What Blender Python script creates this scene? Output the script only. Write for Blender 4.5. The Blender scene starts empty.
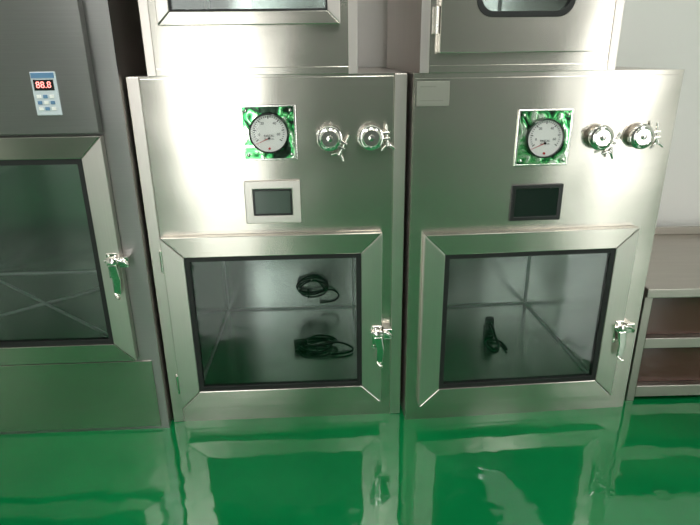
import bpy, bmesh, random
from math import *
from mathutils import Vector, Matrix, Euler
random.seed(4)
S=bpy.context.scene
try:
    S.view_settings.view_transform='Standard'; S.view_settings.look='None'
except Exception: pass
COL=S.collection
# ---------------------------------------------------------------- materials
def newmat(n):
    m=bpy.data.materials.new(n); m.use_nodes=True
    nt=m.node_tree; b=nt.nodes['Principled BSDF']; return m,nt,b
def simple(n,c,r=.5,met=0,spec=.5,bump=0,scale=60):
    m,nt,b=newmat(n)
    b.inputs['Base Color'].default_value=(*c,1); b.inputs['Roughness'].default_value=r
    b.inputs['Metallic'].default_value=met; b.inputs['Specular IOR Level'].default_value=spec
    tc=nt.nodes.new('ShaderNodeTexCoord'); no=nt.nodes.new('ShaderNodeTexNoise'); no.inputs['Scale'].default_value=scale
    nt.links.new(tc.outputs['Object'],no.inputs['Vector'])
    mr=nt.nodes.new('ShaderNodeMapRange'); mr.inputs['To Min'].default_value=max(0,r-.05); mr.inputs['To Max'].default_value=min(1,r+.05)
    nt.links.new(no.outputs['Fac'],mr.inputs['Value']); nt.links.new(mr.outputs[0],b.inputs['Roughness'])
    if bump:
        bp=nt.nodes.new('ShaderNodeBump'); bp.inputs['Strength'].default_value=bump; bp.inputs['Distance'].default_value=.01
        nt.links.new(no.outputs['Fac'],bp.inputs['Height']); nt.links.new(bp.outputs[0],b.inputs['Normal'])
    return m
def steel(n,c,r,horiz=True,aniso=.75,grain=.04,wave=.03,rv=.008):
    m,nt,b=newmat(n); L=nt.links
    b.inputs['Metallic'].default_value=1
    b.inputs['Anisotropic'].default_value=aniso
    tv=nt.nodes.new('ShaderNodeCombineXYZ')
    tv.inputs[0].default_value=0 if horiz else 1; tv.inputs[2].default_value=1 if horiz else 0
    L.new(tv.outputs[0],b.inputs['Tangent'])
    tc=nt.nodes.new('ShaderNodeTexCoord'); mp=nt.nodes.new('ShaderNodeMapping')
    mp.inputs['Scale'].default_value=(5,60,700) if horiz else (700,60,5)
    no=nt.nodes.new('ShaderNodeTexNoise'); no.inputs['Scale'].default_value=1; no.inputs['Detail'].default_value=2
    L.new(tc.outputs['Object'],mp.inputs[0]); L.new(mp.outputs[0],no.inputs['Vector'])
    cr=nt.nodes.new('ShaderNodeValToRGB'); k=1-grain*2
    cr.color_ramp.elements[0].position=.3; cr.color_ramp.elements[1].position=.7
    cr.color_ramp.elements[0].color=(c[0]*k,c[1]*k,c[2]*k,1); cr.color_ramp.elements[1].color=(*c,1)
    L.new(no.outputs['Fac'],cr.inputs[0]); L.new(cr.outputs[0],b.inputs['Base Color'])
    mr=nt.nodes.new('ShaderNodeMapRange'); mr.inputs['To Min'].default_value=r-rv; mr.inputs['To Max'].default_value=r+rv
    L.new(no.outputs['Fac'],mr.inputs['Value']); L.new(mr.outputs[0],b.inputs['Roughness'])
    n2=nt.nodes.new('ShaderNodeTexNoise'); n2.inputs['Scale'].default_value=4; n2.inputs['Detail'].default_value=1
    L.new(tc.outputs['Object'],n2.inputs['Vector'])
    bp=nt.nodes.new('ShaderNodeBump'); bp.inputs['Strength'].default_value=1; bp.inputs['Distance'].default_value=wave*.1
    L.new(n2.outputs['Fac'],bp.inputs['Height']); L.new(bp.outputs[0],b.inputs['Normal'])
    return m
M_H=steel('brushed_steel_horizontal',(.63,.595,.54),.24)
M_V=steel('brushed_steel_vertical',(.74,.685,.645),.33,False,.0,.02,.01)
M_IN=steel('chamber_steel',(.76,.76,.74),.24,True,.2,.02,.01)
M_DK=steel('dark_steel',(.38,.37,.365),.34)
M_TB=steel('bench_steel',(.50,.46,.42),.36,True,.3)
M_POL=simple('polished_steel',(.90,.87,.83),.14,1)
M_SEAM=simple('weld_seam',(.9,.9,.88),.4,.2)
M_BLK=simple('black_rubber',(.008,.009,.009),.5)
M_BLKP=simple('black_plastic',(.012,.013,.013),.25)
M_WHT=simple('dial_white',(.95,.95,.92),.35)
M_RED=simple('red_paint',(.55,.02,.02),.4)
M_BLUE=simple('panel_blue',(.12,.25,.42),.4)
M_PANELW=simple('panel_white',(.62,.68,.72),.4)
M_LABEL=simple('label_plate',(.36,.36,.31),.35,.6)
M_LABELP=simple('label_print',(.26,.27,.23),.5)
M_SCREEN=simple('screen_glass',(.012,.018,.016),.06)
M_SCREEN2=simple('screen_glass_grey',(.07,.095,.08),.15)
M_TAN=simple('brown_board',(.075,.038,.028),.12)
# mirror plate with crinkled protective film, its green and dark reflections painted as colour
m,nt,b=newmat('mirror_plate_painted_reflections'); M_MIR=m
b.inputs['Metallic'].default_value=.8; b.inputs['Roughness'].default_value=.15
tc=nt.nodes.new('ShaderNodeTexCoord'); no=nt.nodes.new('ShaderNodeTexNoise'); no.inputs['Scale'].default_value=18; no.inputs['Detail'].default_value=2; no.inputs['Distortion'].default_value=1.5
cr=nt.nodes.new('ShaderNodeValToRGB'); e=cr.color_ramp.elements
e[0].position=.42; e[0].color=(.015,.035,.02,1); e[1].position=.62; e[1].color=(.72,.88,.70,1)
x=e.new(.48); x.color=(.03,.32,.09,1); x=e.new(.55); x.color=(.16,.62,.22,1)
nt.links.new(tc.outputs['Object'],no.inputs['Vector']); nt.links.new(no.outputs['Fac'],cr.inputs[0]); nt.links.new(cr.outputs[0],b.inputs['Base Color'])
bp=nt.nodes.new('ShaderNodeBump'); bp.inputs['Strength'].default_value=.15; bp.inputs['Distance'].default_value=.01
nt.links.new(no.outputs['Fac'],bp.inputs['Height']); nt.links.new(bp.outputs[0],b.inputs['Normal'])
# glass
def glassmat(n,tint,refl):
    m=bpy.data.materials.new(n); m.use_nodes=True; nt=m.node_tree; nt.nodes.clear()
    o=nt.nodes.new('ShaderNodeOutputMaterial'); t=nt.nodes.new('ShaderNodeBsdfTransparent'); t.inputs[0].default_value=(*tint,1)
    g=nt.nodes.new('ShaderNodeBsdfGlossy'); g.inputs['Roughness'].default_value=.02
    f=nt.nodes.new('ShaderNodeFresnel'); f.inputs[0].default_value=refl
    mx=nt.nodes.new('ShaderNodeMixShader')
    nt.links.new(f.outputs[0],mx.inputs[0]); nt.links.new(t.outputs[0],mx.inputs[1]); nt.links.new(g.outputs[0],mx.inputs[2]); nt.links.new(mx.outputs[0],o.inputs[0])
    return m
M_GL=glassmat('window_glass',(.88,.92,.91),1.45)
M_LENS=glassmat('dial_lens',(.97,.97,.97),1.2)
def emis(n,c,s):
    m,nt,b=newmat(n); b.inputs['Base Color'].default_value=(.8,.8,.8,1)
    b.inputs['Emission Color'].default_value=(*c,1); b.inputs['Emission Strength'].default_value=s; return m
M_LED=emis('red_led',(1,.05,.03),2.0)
M_LAMP=emis('lamp_diffuser',(1,.99,.95),14.5)
M_GLOW=emis('added_glow',(1,1,.97),5.5)  # glow of the added door shapes behind the camera
# floor
m,nt,b=newmat('green_epoxy'); M_FLOOR=m
tc=nt.nodes.new('ShaderNodeTexCoord'); no=nt.nodes.new('ShaderNodeTexNoise'); no.inputs['Scale'].default_value=2.2; no.inputs['Detail'].default_value=4
cr=nt.nodes.new('ShaderNodeValToRGB'); e=cr.color_ramp.elements
e[0].position=.3; e[0].color=(.001,.135,.036,1); e[1].position=.75; e[1].color=(.004,.200,.056,1)
nt.links.new(tc.outputs['Object'],no.inputs['Vector']); nt.links.new(no.outputs['Fac'],cr.inputs[0]); nt.links.new(cr.outputs[0],b.inputs['Base Color'])
b.inputs['Roughness'].default_value=.05; b.inputs['IOR'].default_value=1.55
b.inputs['Coat Weight'].default_value=.5; b.inputs['Coat Roughness'].default_value=.02
n2=nt.nodes.new('ShaderNodeTexNoise'); n2.inputs['Scale'].default_value=9; n2.inputs['Detail'].default_value=2
nt.links.new(tc.outputs['Object'],n2.inputs['Vector'])
bp=nt.nodes.new('ShaderNodeBump'); bp.inputs['Strength'].default_value=.35; bp.inputs['Distance'].default_value=.006
nt.links.new(n2.outputs['Fac'],bp.inputs['Height']); nt.links.new(bp.outputs[0],b.inputs['Normal']); nt.links.new(bp.outputs[0],b.inputs['Coat Normal'])
M_WALL=simple('wall_paint',(.82,.81,.78),.6,bump=.05,scale=30)
M_WALLD=simple('wall_dark_for_reflection',(.13,.13,.13),.6,bump=.05,scale=30)  # unseen wall, darkened so the steel reflects darker areas
M_CEIL=simple('ceiling_paint',(.80,.78,.77),.8)
# ---------------------------------------------------------------- geometry helpers
def empty(name,loc,rz=0):
    o=bpy.data.objects.new(name,None); COL.objects.link(o); o.location=loc; o.rotation_euler=(0,0,rz); o.empty_display_size=.1; return o
def finish(bm,name,mat,parent=None,bevel=0,smooth=False,seg=2):
    me=bpy.data.meshes.new(name); bmesh.ops.recalc_face_normals(bm,faces=bm.faces); bm.to_mesh(me); bm.free()
    o=bpy.data.objects.new(name,me); COL.objects.link(o); me.materials.append(mat)
    if parent: o.parent=parent
    if bevel:
        md=o.modifiers.new('bevel','BEVEL'); md.width=bevel; md.segments=seg; md.limit_method='ANGLE'; md.angle_limit=radians(40)
    if smooth:
        for p in me.polygons: p.use_smooth=True
    return o
def addbox(bm,x0,x1,y0,y1,z0,z1):
    vs=[bm.verts.new(p) for p in [(x0,y0,z0),(x1,y0,z0),(x1,y1,z0),(x0,y1,z0),(x0,y0,z1),(x1,y0,z1),(x1,y1,z1),(x0,y1,z1)]]
    for f in [(0,1,2,3),(4,7,6,5),(0,4,5,1),(1,5,6,2),(2,6,7,3),(3,7,4,0)]: bm.faces.new([vs[i] for i in f])
def box(name,x0,x1,y0,y1,z0,z1,mat,parent=None,bevel=0):
    bm=bmesh.new(); addbox(bm,x0,x1,y0,y1,z0,z1); return finish(bm,name,mat,parent,bevel)
def boxes(name,L,mat,parent=None,bevel=0):
    bm=bmesh.new()
    for b_ in L: addbox(bm,*b_)
    return finish(bm,name,mat,parent,bevel)
def prism(bm,pts,y0,y1):   # pts (x,z) polygon extruded along y
    a=[bm.verts.new((p[0],y0,p[1])) for p in pts]; b_=[bm.verts.new((p[0],y1,p[1])) for p in pts]
    bm.faces.new(a); bm.faces.new(b_[::-1]); n=len(pts)
    for i in range(n): bm.faces.new([a[i],b_[i],b_[(i+1)%n],a[(i+1)%n]])
def holed(name,x0,x1,z0,z1,hx0,hx1,hz0,hz1,y0,y1,mat,parent,bevel=0):
    bm=bmesh.new(); X=[x0,hx0,hx1,x1]; Z=[z0,hz0,hz1,z1]
    g={}
    for k,y in enumerate((y0,y1)):
        for i in range(4):
            for j in range(4): g[k,i,j]=bm.verts.new((X[i],y,Z[j]))
        for i in range(3):
            for j in range(3):
                if (i,j)!=(1,1): bm.faces.new([g[k,i,j],g[k,i+1,j],g[k,i+1,j+1],g[k,i,j+1]])
    def side(L):
        for a,b_ in zip(L,L[1:]): bm.faces.new([g[(0,)+a],g[(0,)+b_],g[(1,)+b_],g[(1,)+a]])
    side([(0,0),(1,0),(2,0),(3,0),(3,1),(3,2),(3,3),(2,3),(1,3),(0,3),(0,2),(0,1),(0,0)])
    side([(1,1),(2,1),(2,2),(1,2),(1,1)])
    return finish(bm,name,mat,parent,bevel)
def cyl(name,c,r,y0,y1,mat,parent,seg=40,r2=None,bevel=0,smooth=True):
    """cylinder along y"""
    bm=bmesh.new(); r2=r if r2 is None else r2
    a=[bm.verts.new((c[0]+r*cos(2*pi*i/seg),y0,c[1]+r*sin(2*pi*i/seg))) for i in range(seg)]
    b_=[bm.verts.new((c[0]+r2*cos(2*pi*i/seg),y1,c[1]+r2*sin(2*pi*i/seg))) for i in range(seg)]
    bm.faces.new(a); bm.faces.new(b_[::-1])
    for i in range(seg): bm.faces.new([a[i],b_[i],b_[(i+1)%seg],a[(i+1)%seg]])
    return finish(bm,name,mat,parent,bevel)
def lathe(name,c,prof,mat,parent,seg=48):
    """profile list (r,y) revolved about y axis through c=(x,z)"""
    bm=bmesh.new(); rings=[]
    for r,y in prof: rings.append([bm.verts.new((c[0]+r*cos(2*pi*i/seg),y,c[1]+r*sin(2*pi*i/seg))) for i in range(seg)])
    for A,B in zip(rings,rings[1:]):
        for i in range(seg): bm.faces.new([A[i],B[i],B[(i+1)%seg],A[(i+1)%seg]])
    bm.faces.new(rings[0]); bm.faces.new(rings[-1][::-1])
    o=finish(bm,name,mat,parent,0,True)
    md=o.modifiers.new('es','EDGE_SPLIT'); md.split_angle=radians(35)
    return o
def tube(name,pts,r,mat,parent=None,cyclic=False,loc=None,smooth=True):
    cu=bpy.data.curves.new(name,'CURVE'); cu.dimensions='3D'; cu.bevel_depth=r; cu.bevel_resolution=3; cu.use_fill_caps=True
    if smooth and len(pts)>2:
        sp=cu.splines.new('NURBS'); sp.points.add(len(pts)-1); sp.order_u=3; sp.use_endpoint_u=True
    else:
        sp=cu.splines.new('POLY'); sp.points.add(len(pts)-1)
    for p,q in zip(sp.points,pts): p.co=(*q,1)
    sp.use_cyclic_u=cyclic
    cu.materials.append(mat)
    o=bpy.data.objects.new(name,cu); COL.objects.link(o)
    if parent: o.parent=parent
    return o
def text(name,s,size,x,y,z,mat,parent,ry=0):
    cu=bpy.data.curves.new(name,'FONT'); cu.body=s; cu.size=size; cu.align_x='CENTER'; cu.align_y='CENTER'; cu.extrude=.0003
    cu.materials.append(mat); o=bpy.data.objects.new(name,cu); COL.objects.link(o); o.parent=parent
    o.location=(x,y,z); o.rotation_euler=(pi/2,0,0); return o
# ---------------------------------------------------------------- parts
def door(P,x0,x1,z0,z1,fw,y0=0,gk=.014,proud=.024,corner=0):
    """mitred door frame + gasket + pane, protruding from plane y0"""
    g=.0006
    i0,i1,j0,j1=x0+fw,x1-fw,z0+fw,z1-fw
    for nm,pts,mt in [('door_rail_top',[(x0+g,z1),(x1-g,z1),(i1-g,j1),(i0+g,j1)],M_H),('door_rail_bottom',[(x0+g,z0),(x1-g,z0),(i1-g,j0),(i0+g,j0)],M_H),
                   ('door_stile_left',[(x0,z0+g),(i0,j0+g),(i0,j1-g),(x0,z1-g)],M_V),('door_stile_right',[(x1,z0+g),(i1,j0+g),(i1,j1-g),(x1,z1-g)],M_V)]:
        bm=bmesh.new(); prism(bm,pts,y0-proud,y0-.0015); finish(bm,nm,mt,P,.0018)
    a=gk
    holed('door_gasket',i0-.002,i1+.002,j0-.002,j1+.002,i0+a,i1-a,j0+a,j1-a,y0-proud+.004,y0-.004,M_BLK,P,.001)
    box('door_glass',i0+a-.003,i1-a+.003,y0-.016,y0-.010,j0+a-.003,j1-a+.003,M_GL,P)
def chamber(P,x0,x1,y0,y1,z0,z1,cross=False):
    t=.002
    boxes('chamber_liner',[(x0,x0+t,y0,y1,z0,z1),(x1-t,x1,y0,y1,z0,z1),(x0,x1,y1-t,y1,z0,z1),(x0,x1,y0,y1,z1-t,z1),(x0,x1,y0,y1,z0,z0+t)],M_IN,P)
    s=.003; e=.004
    a,b_,c,d=x0+e,x1-e,y0+e,y1-e; lo,hi=z0+e,z1-e
    seams=[((a,d,lo),(b_,d,lo)),((a,d,lo),(a,d,hi)),((b_,d,lo),(b_,d,hi)),((a,c,lo),(a,d,lo)),((b_,c,lo),(b_,d,lo)),((a,d,hi),(b_,d,hi))]
    if cross: seams+=[((a,c,lo-.001),(b_,d,lo-.001)),((b_,c,lo-.001),(a,d,lo-.001))]
    for p in seams: tube('weld_seam',p,.0040,M_SEAM,P)
def port(P,x,z,ang=-1.0,y=-.002):
    lathe('port_ferrule',(x,z),[(.024,y),(.024,y-.012),(.029,y-.014),(.030,y-.018)],M_POL,P)
    lathe('port_clamp_ring',(x,z),[(.026,y-.012),(.0315,y-.014),(.033,y-.020),(.0315,y-.026),(.026,y-.028)],M_POL,P)
    lathe('port_cap',(x,z),[(.026,y-.024),(.026,y-.029),(.022,y-.031),(.020,y-.029),(.008,y-.029),(.007,y-.033),(.001,y-.034)],M_POL,P)
    # clamp lugs, bolt and wing nut
    u=Vector((cos(ang),0,sin(ang))); v=Vector((-sin(ang),0,cos(ang))); c=Vector((x,y-.020,z))
    for s in (-1,1):
        bm=bmesh.new(); q=[c+u*.028+v*s*.004,c+u*.028+v*s*.011,c+u*.048+v*s*.010,c+u*.048+v*s*.004]
        prism(bm,[(p.x,p.z) for p in q],y-.027,y-.013); finish(bm,'port_clamp_lug',M_POL,P,.001)
    tube('port_clamp_bolt',[c+u*.041-v*.022,c+u*.041+v*.030],.0035,M_POL,P)
    w=c+u*.041-v*.022
    tube('port_wing_nut',[w-v*.004,w+v*.006],.0065,M_POL,P)
    for s in (-1,1):
        tube('port_wing',[w,w-v*.006+u*s*.010,w-v*.014+u*s*.017],.0038,M_POL,P)
    h=c-u*.033
    tube('port_hinge_pin',[h-v*.006,h+v*.006],.005,M_POL,P)
def latch(P,x,z,y=-.024,flip=1):
    """toggle compression latch: keeper on the cabinet, base, link and lever on the door stile"""
    boxes('latch_base',[(x-.022,x+.006,y-.004,y,z-.012,z+.058)],M_POL,P,.0015)
    boxes('latch_keeper',[(x+.010,x+.036,y-.010,y+.0,z+.020,z+.050),(x+.010,x+.034,y+.0,.0,z+.024,z+.046)],M_POL,P,.002)
    lathe('latch_pivot_boss',(x-.006,z+.036),[(.015,y-.003),(.015,y-.014),(.013,y-.018),(.006,y-.020),(.001,y-.021)],M_POL,P,28)
    tube('latch_hook',[(x-.024,y-.010,z+.040),(x-.006,y-.014,z+.046),(x+.014,y-.015,z+.044),(x+.030,y-.013,z+.034),(x+.033,y-.009,z+.026)],.0050,M_POL,P)
    bm=bmesh.new(); prism(bm,[(x-.017,z+.030),(x+.006,z+.032),(x+.012,z-.010),(x+.008,z-.052),(x-.002,z-.060),(x-.011,z-.050),(x-.010,z-.012)],y-.021,y-.013)
    finish(bm,'latch_lever',M_POL,P,.003,False,3)
    tube('latch_lever_lip',[(x-.008,y-.018,z-.050),(x-.002,y-.028,z-.062),(x+.006,y-.030,z-.059)],.004,M_POL,P)
    for zz in (-.004,.052): lathe('latch_screw',(x-.016,z+zz),[(.0035,y-.004),(.003,y-.006),(.0005,y-.0065)],M_POL,P,14)
def gauge(P,x,z,s,y=-.002):
    h=s/2
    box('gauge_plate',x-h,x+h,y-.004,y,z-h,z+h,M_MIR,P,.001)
    t=.005; holed('gauge_plate_rim',x-h,x+h,z-h,z+h,x-h+t,x+h-t,z-h+t,z+h-t,y-.006,y,M_POL,P,.001)
    for i in (-1,1):
        for j in (-1,1): lathe('gauge_screw',(x+i*(h-.014),z+j*(h-.014)),[(.005,y-.004),(.0045,y-.007),(.001,y-.008)],M_POL,P,16)
    lathe('gauge_bezel',(x,z),[(.0515,y-.004),(.0515,y-.012),(.050,y-.018),(.0475,y-.020),(.0465,y-.018),(.0465,y-.012)],M_BLKP,P)
    cyl('gauge_dial',(x,z),.0470,y-.014,y-.011,M_WHT,P)
    y+=.002
    bm=bmesh.new()
    for i in range(31):
        a=radians(215-250*i/30); r0=.033 if i%5==0 else .036; wd=.0007 if i%5 else .0011
        d=Vector((cos(a),0,sin(a))); n=Vector((-sin(a),0,cos(a))); c=Vector((x,0,z+.004))
        q=[c+d*r0+n*wd,c+d*r0-n*wd,c+d*.040-n*wd,c+d*.040+n*wd]; prism(bm,[(p.x,p.z) for p in q],y-.0168,y-.0158)
    finish(bm,'gauge_scale',M_BLK,P)
    for i,t_ in enumerate(['0','20','40','60']):
        a=radians(200-220*i/3); text('gauge_numeral',t_,.009,x+.026*cos(a),y-.0165,z+.006+.024*sin(a),M_BLK,P)
    text('gauge_legend','PASCAL',.0075,x,y-.0165,z-.006,M_BLK,P)
    text('gauge_legend','MAX 15 kPa',.005,x,y-.0165,z-.014,M_BLK,P)
    bm=bmesh.new(); a=radians(203); d=Vector((cos(a),0,sin(a))); n=Vector((-sin(a),0,cos(a))); c=Vector((x,0,z-.012))
    q=[c+n*.001,c-n*.001,c+d*.04-n*.0003,c+d*.04+n*.0003]; prism(bm,[(p.x,p.z) for p in q],y-.0185,y-.0178); finish(bm,'gauge_needle',M_RED,P)
    cyl('gauge_zero_screw',(x,z-.038),.003,y-.020,y-.016,M_RED,P,16)
    cyl('gauge_hub',(x,z-.012),.003,y-.0195,y-.016,M_BLKP,P,16)
    cyl('gauge_lens',(x,z),.0466,y-.0212,y-.0204,M_LENS,P)
def screen(P,x0,x1,z0,z1,framed,y=-.002):
    if framed:
        f=.022
        holed('display_bezel',x0,x1,z0,z1,x0+f,x1-f,z0+f,z1-f,y-.010,y,M_V,P,.0025)
        box('display_screen',x0+f-.002,x1-f+.002,y-.007,y-.001,z0+f-.002,z1-f+.002,M_SCREEN2,P)
        holed('display_inner_rim',x0+f,x1-f,z0+f,z1-f,x0+f+.005,x1-f-.005,z0+f+.005,z1-f-.005,y-.009,y-.006,M_BLKP,P,.001)
    else:
        holed('display_bezel',x0,x1,z0,z1,x0+.012,x1-.012,z0+.012,z1-.012,y-.007,y,M_BLKP,P,.002)
        box('display_screen',x0+.011,x1-.011,y-.005,y-.001,z0+.011,z1-.011,M_SCREEN,P)
def hinge(P,x,z,y=-.012):
    boxes('hinge_leaf',[(x-.012,x+.001,-.005,-.0005,z-.03,z+.03)],M_POL,P,.001)
    tube('hinge_barrel',[(x-.004,y,z-.03),(x-.004,y,z+.03)],.006,M_POL,P)
H=1.014; W=.7; D=.60
def lower_box(P,inset):
    hx0,hx1,hz0,hz1=.085,.59,.105,.552
    t=.0015
    boxes('cabinet_shell',[(0,t,0,D,0.0,H),(W-t,W,0,D,0.0,H),(0,W,D-t,D,0.0,H),(0,W,0,D,H-t,H),(0,W,0,D,0.0,t)],M_V,P)
    holed('front_panel',0,W,0.0,H,hx0,hx1,hz0,hz1,-.0005,.0015,M_H,P)
    if inset:
        holed('front_cover',.034,W-.034,.03,H-.006,hx0,hx1,hz0,hz1,-.0025,-.0004,M_H,P,.0008)
        for a in (0.0,W-.032):
            box('edge_trim',a+.0006,a+.0314,-.0035,-.0004,.002,H-.001,M_V,P,.0012)
    else:
        holed('front_cover',.003,W-.012,.03,H-.012,hx0,hx1,hz0,hz1,-.0025,-.0004,M_H,P,.0008)
    chamber(P,hx0,hx1,.0,.575,hz0,hz1)
    door(P,.037,.638,.062,.602,.058,-.0025)
    latch(P,.632,.262,-.0265)
# ---------------------------------------------------------------- room
WY=2.16
def added_glow_panel(name,loc,rz,w):  # added, unseen: glowing door shape that puts highlights on the steel
    Wn=empty(name,loc,rz); h=w/2
    boxes('glow_panel_frame',[(-h,h,0,.05,0,.06),(-h,h,0,.05,2.1,2.15),(-h,-h+.05,0,.05,0,2.15),(h-.05,h,0,.05,0,2.15)],M_PANELW,Wn)
    box('glow_panel_pane',-h+.05,h-.05,.005,.015,.06,2.1,M_GLOW,Wn)
def room():
    box('floor',-3,3.2,-3.2,WY+.1,-.1,0,M_FLOOR)
    box('ceiling',-3,3.2,-3.2,WY+.1,2.7,2.8,M_CEIL)
    box('wall_back',-3,3.2,WY,WY+.1,0,2.7,M_WALL)
    box('wall_left',-3.1,-3,-3.2,WY+.1,0,2.7,M_WALL)
    box('wall_right',3.2,3.3,-3.2,WY+.1,0,2.7,M_WALL)
    box('wall_front',-3,3.2,-3.3,-3.2,0,2.7,M_WALLD)
    for x,y in [(-1.15,-.3),(1.75,-.3),(.3,.1)]:
        L=empty('ceiling_light',(x,y,2.7))
        boxes('lamp_housing',[(-.17,-.15,-.95,.95,-.06,0),(.15,.17,-.95,.95,-.06,0),(-.17,.17,-.97,-.95,-.06,0),(-.17,.17,.95,.97,-.06,0)],M_PANELW,L)
        box('lamp_panel',-.15,.15,-.95,.95,-.05,-.005,M_LAMP,L)
    added_glow_panel('glow_panel_1',(-.95,-3.2,0),0,.95)  # both added out of view for bright streaks in the steel fronts
    added_glow_panel('glow_panel_2',(3.2,-2.2,0),pi/2,1.1)
room()
# ---------------------------------------------------------------- middle pass box
MA=.044; RA=.080
A=empty('pass_box',(-.549,1.479,0),MA)
lower_box(A,True)
gauge(A,.345,.872,.140); screen(A,.270,.418,.632,.748,True)
port(A,.500,.858,-.5); port(A,.607,.858,.1)
hinge(A,.036,.53); hinge(A,.036,.14)
B=empty('pass_box',(.163,1.474,0),RA)
lower_box(B,False)
gauge(B,.345,.850,.145); screen(B,.272,.414,.628,.728,False)
port(B,.492,.850,-.4); port(B,.602,.850,.15)
box('nameplate',.008,.091,-.0045,-.002,.935,.995,M_LABEL,B,.001)
boxes('nameplate_print',[(.016,.056,-.0050,-.0043,.981,.984),(.016,.076,-.0050,-.0043,.948,.950)],M_LABELP,B)
# ---------------------------------------------------------------- upper transfer windows
def upper(P,w,hh,dx0,dx1,dz0,fw,rounded,dp=.56):
    t=.0015
    boxes('cabinet_shell',[(0,t,0,dp,0,hh),(w-t,w,0,dp,0,hh),(0,w,dp-t,dp,0,hh),(0,w,0,dp,hh-t,hh),(0,w,0,dp,0,t)],M_V,P)
    dz1=hh-.06
    hx0,hx1,hz0,hz1=dx0+fw-.01,dx1-fw+.01,dz0+fw-.01,dz1-fw+.01
    holed('front_panel',0,w,0,hh,hx0,hx1,hz0,hz1,-.0015,.0005,M_H,P)
    boxes('edge_trim',[(.0,.022,-.004,-.001,.0,hh),(w-.022,w,-.004,-.001,.0,hh)],M_V,P,.001)
    box('base_trim',.022,w-.022,-.004,-.001,0,.018,M_H,P,.001)
    chamber(P,hx0,hx1,.0,dp-.02,hz0,hz1,False)
    if not rounded: door(P,dx0,dx1,dz0,dz1,fw,-.0015,.005)
    else:
        # pressed sheet door with rounded window cut-out
        def rr(x0,x1,z0,z1,r,n=6):
            o=[]
            for cx,cz,a0 in [(x1-r,z1-r,0),(x0+r,z1-r,90),(x0+r,z0+r,180),(x1-r,z0+r,270)]:
                for k in range(n+1):
                    a=radians(a0+90*k/n); o.append((cx+r*cos(a),cz+r*sin(a)))
            return o
        def ring(nm,out,inn,y0,y1,mt,bv=.001):
            bm=bmesh.new(); n=len(out); R_=[[bm.verts.new((p[0],y,p[1])) for p in l] for l in (out,inn) for y in (y0,y1)]
            o0,o1,i0,i1=R_
            for k in range(n):
                j=(k+1)%n
                bm.faces.new([o0[k],o0[j],i0[j],i0[k]]); bm.faces.new([o1[k],i1[k],i1[j],o1[j]])
                bm.faces.new([o0[k],o1[k],o1[j],o0[j]]); bm.faces.new([i0[k],i0[j],i1[j],i1[k]])
            finish(bm,nm,mt,P,bv)
        g0,g1,h0,h1=dx0+fw+.015,dx1-fw+.003,dz0+fw+.01,dz1-fw
        ring('door_leaf',rr(dx0,dx1,dz0,dz1,.004),rr(g0,g1,h0,h1,.04),-.026,-.002,M_H,.002)
        ring('door_gasket',rr(g0-.001,g1+.001,h0-.001,h1+.001,.04),rr(g0+.012,g1-.012,h0+.012,h1-.012,.03),-.028,-.008,M_BLK)
        box('door_glass',g0+.008,g1-.008,-.018,-.012,h0+.008,h1-.008,M_GL,P)
ca,sa=cos(MA),sin(MA)
U=empty('transfer_window',(-.547+.052*ca,1.479+.052*sa,H),MA)
upper(U,.520,.66,.045,.478,.115,.030,False)
ca,sa=cos(RA),sin(RA)
V=empty('transfer_window',(.157+.020*ca,1.474+.020*sa,H),RA)
upper(V,.500,.66,.042,.432,.046,.070,True)
for zz in (.12,.5): hinge(V,.04,zz,-.014)
# ---------------------------------------------------------------- left tall cabinet
C=empty('tall_pass_box',(-.549,1.449,0),MA)
x0,x1=-.90,-.006; CH=1.78; CD=.62; t=.0015
boxes('cabinet_shell',[(x0,x0+t,0,CD,0,CH),(x1-t,x1,0,CD,0,CH),(x0,x1,CD-t,CD,0,CH),(x0,x1,0,CD,CH-t,CH),(x0,x1,0,CD,0,t)],M_V,C)
hx0,hx1,hz0,hz1=-.79,-.105,.295,.845
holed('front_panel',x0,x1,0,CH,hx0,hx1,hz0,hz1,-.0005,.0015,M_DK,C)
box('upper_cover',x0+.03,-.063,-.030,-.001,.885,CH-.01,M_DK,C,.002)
box('lower_cover',x0+.01,-.028,-.004,-.0006,.01,.235,M_H,C,.0015)
chamber(C,hx0,hx1,0,.58,hz0,hz1,True)
door(C,-.85,-.063,.248,.878,.055,-.0005)
latch(C,-.075,.515,-.0245)
K=.018
box('controller_body',-.218+K,-.159+K,-.034,-.029,.930,1.030,M_PANELW,C,.002)
box('controller_header',-.215+K,-.162+K,-.0355,-.0335,1.016,1.028,M_BLUE,C)
box('controller_window',-.212+K,-.166+K,-.0355,-.0335,.988,1.012,M_BLKP,C)
text('controller_digits','88.8',.021,-.189+K,-.0362,1.000,M_LED,C)
for i in range(3):
    for j in range(3):
        box('controller_button',-.210+K+i*.015,-.200+K+i*.015,-.0365,-.0335,.970-j*.014,.978-j*.014,M_BLUE if (i+j)%2 else M_WHT,C,.0008)
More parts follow.
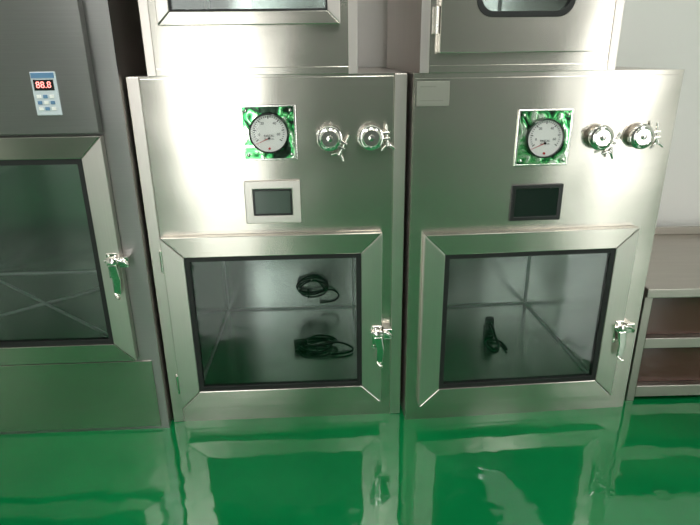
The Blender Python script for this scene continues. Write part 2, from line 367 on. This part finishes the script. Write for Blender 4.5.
# ---------------------------------------------------------------- steel bench at right
T=empty('storage_bench',(.885,1.56,0),.02)
bw,bd,bh=1.1,.52,.395
boxes('bench_top',[(0,bw,-.01,bd,bh-.03,bh)],M_TB,T,.003)
boxes('bench_carcass',[(0,.025,0,bd,0.0,bh-.03),(bw-.025,bw,0,bd,0,bh-.03),(.025,bw-.025,bd-.01,bd,0.0,bh-.03)],M_TB,T,.002)
boxes('bench_shelf',[(.025,bw-.025,0,bd-.01,.19,.225),(.025,bw-.025,0,bd-.01,.015,.055)],M_TB,T,.002)
boxes('bench_sliding_door',[(.026,.56,.025,.030,.056,.189),(.54,bw-.026,.035,.040,.056,.189),(.026,.56,.025,.030,.226,.364),(.54,bw-.026,.035,.040,.226,.364)],M_TAN,T)
boxes('bench_back_upstand',[(0,bw,bd-.012,bd,bh,bh+.03)],M_TB,T,.002)
# ---------------------------------------------------------------- cables inside chambers
def coil(name,P,lx,ly,lz,r,n,sx=1.4,plug=True,seed=1,upright=False,thick=.0034):
    rnd=random.Random(seed)
    M=Matrix.Translation(P.location)@Matrix.Rotation(P.rotation_euler.z,4,'Z')
    E=empty(name,M@Vector((lx,ly,lz)),.15)
    pts=[]
    for i in range(n*10):
        a=2*pi*i/10; k=i//10
        if i%10==0:
            rs=rnd.uniform(.65,1.2); ox=rnd.uniform(-.3,.3)*r; oy=rnd.uniform(-.25,.25)*r; sq=rnd.uniform(.6,1)
        pts.append((rs*r*sx*cos(a)+ox,rs*r*sq*sin(a)+oy,.005+.0035*i/10+.004*sin(a*2+k)))
    pts+=[(r*sx*1.5,-.012,.012),(r*sx*2.1,-.045,.005),(r*sx*1.6,-.075,.005),(r*sx*.6,-.07,.005)]
    if upright: pts=[(p_[0],-p_[2],p_[1]) for p_ in pts]
    tube('cord',pts,thick,M_BLK,E)
    w=[(-.012,-r*1.1,.005),(-.010,-r*.8,.010+.004*n),(-.012,-r*.3,.005)]
    if upright: w=[(p_[0],-p_[2],p_[1]) for p_ in w]
    tube('cord_wrap',w,.004,M_BLK,E)
    if plug:
        L_=(-r*sx-.03,-r*sx+.014,-.014,.014,.002,.030)
        boxes('plug',[L_],M_BLKP,E,.005)
        for s in (-.006,.006):
            q=[(-r*sx-.047,s,.016),(-r*sx-.03,s,.016)]
            tube('plug_pin',q,.0018,M_POL,E)
    return E
coil('coiled_power_cable',A,.450,.25,.109,.045,5,1.25,seed=3)
hk=coil('coiled_power_cable',A,.420,.566,.205,.042,4,1.3,False,seed=5,upright=True,thick=.003)
tube('hook',[(0,.006,.030),(0,-.028,.030),(0,-.034,.040)],.003,M_POL,hk)
# small upright power lead with plug in the right chamber
M=Matrix.Translation(B.location)@Matrix.Rotation(B.rotation_euler.z,4,'Z')
G=empty('power_lead',M@Vector((.350,.30,.109)),.1)
lathe_o=lathe('socket_body',(0,.034),[(.010,-.016),(.017,-.012),(.018,.012),(.012,.018),(.001,.019)],M_BLKP,G,20)
boxes('plug',[(-.014,.014,-.013,.013,.040,.078)],M_BLKP,G,.005)
boxes('socket_foot',[(-.016,.016,-.016,.016,0,.026)],M_BLKP,G,.004)
tube('cord',[(0,-.010,.06),(.004,-.030,.05),(.010,-.045,.02),(.016,-.055,.004),(.010,-.085,.004),(-.012,-.10,.004),(-.022,-.07,.004),(-.018,-.03,.004),(.02,-.03,.005),(.035,-.06,.004),(.03,-.10,.004)],.0042,M_BLK,G)
# ---------------------------------------------------------------- camera
cam=bpy.data.cameras.new('camera'); co=bpy.data.objects.new('camera',cam); COL.objects.link(co)
cam.sensor_width=36; cam.lens=36*568.1/700; cam.clip_start=.01
p,r=.354,-.012
f=Vector((0,cos(p),-sin(p))); r0=Vector((1,0,0)); u0=r0.cross(f)
rt=r0*cos(r)+u0*sin(r); up=-r0*sin(r)+u0*cos(r)
Mx=Matrix((rt,up,-f)).transposed().to_4x4(); Mx.translation=Vector((0,0,1.064)); co.matrix_world=Mx
S.camera=co
w=bpy.data.worlds.new('world'); S.world=w; w.use_nodes=True; w.node_tree.nodes['Background'].inputs[0].default_value=(.5,.55,.5,1); w.node_tree.nodes['Background'].inputs[1].default_value=.2
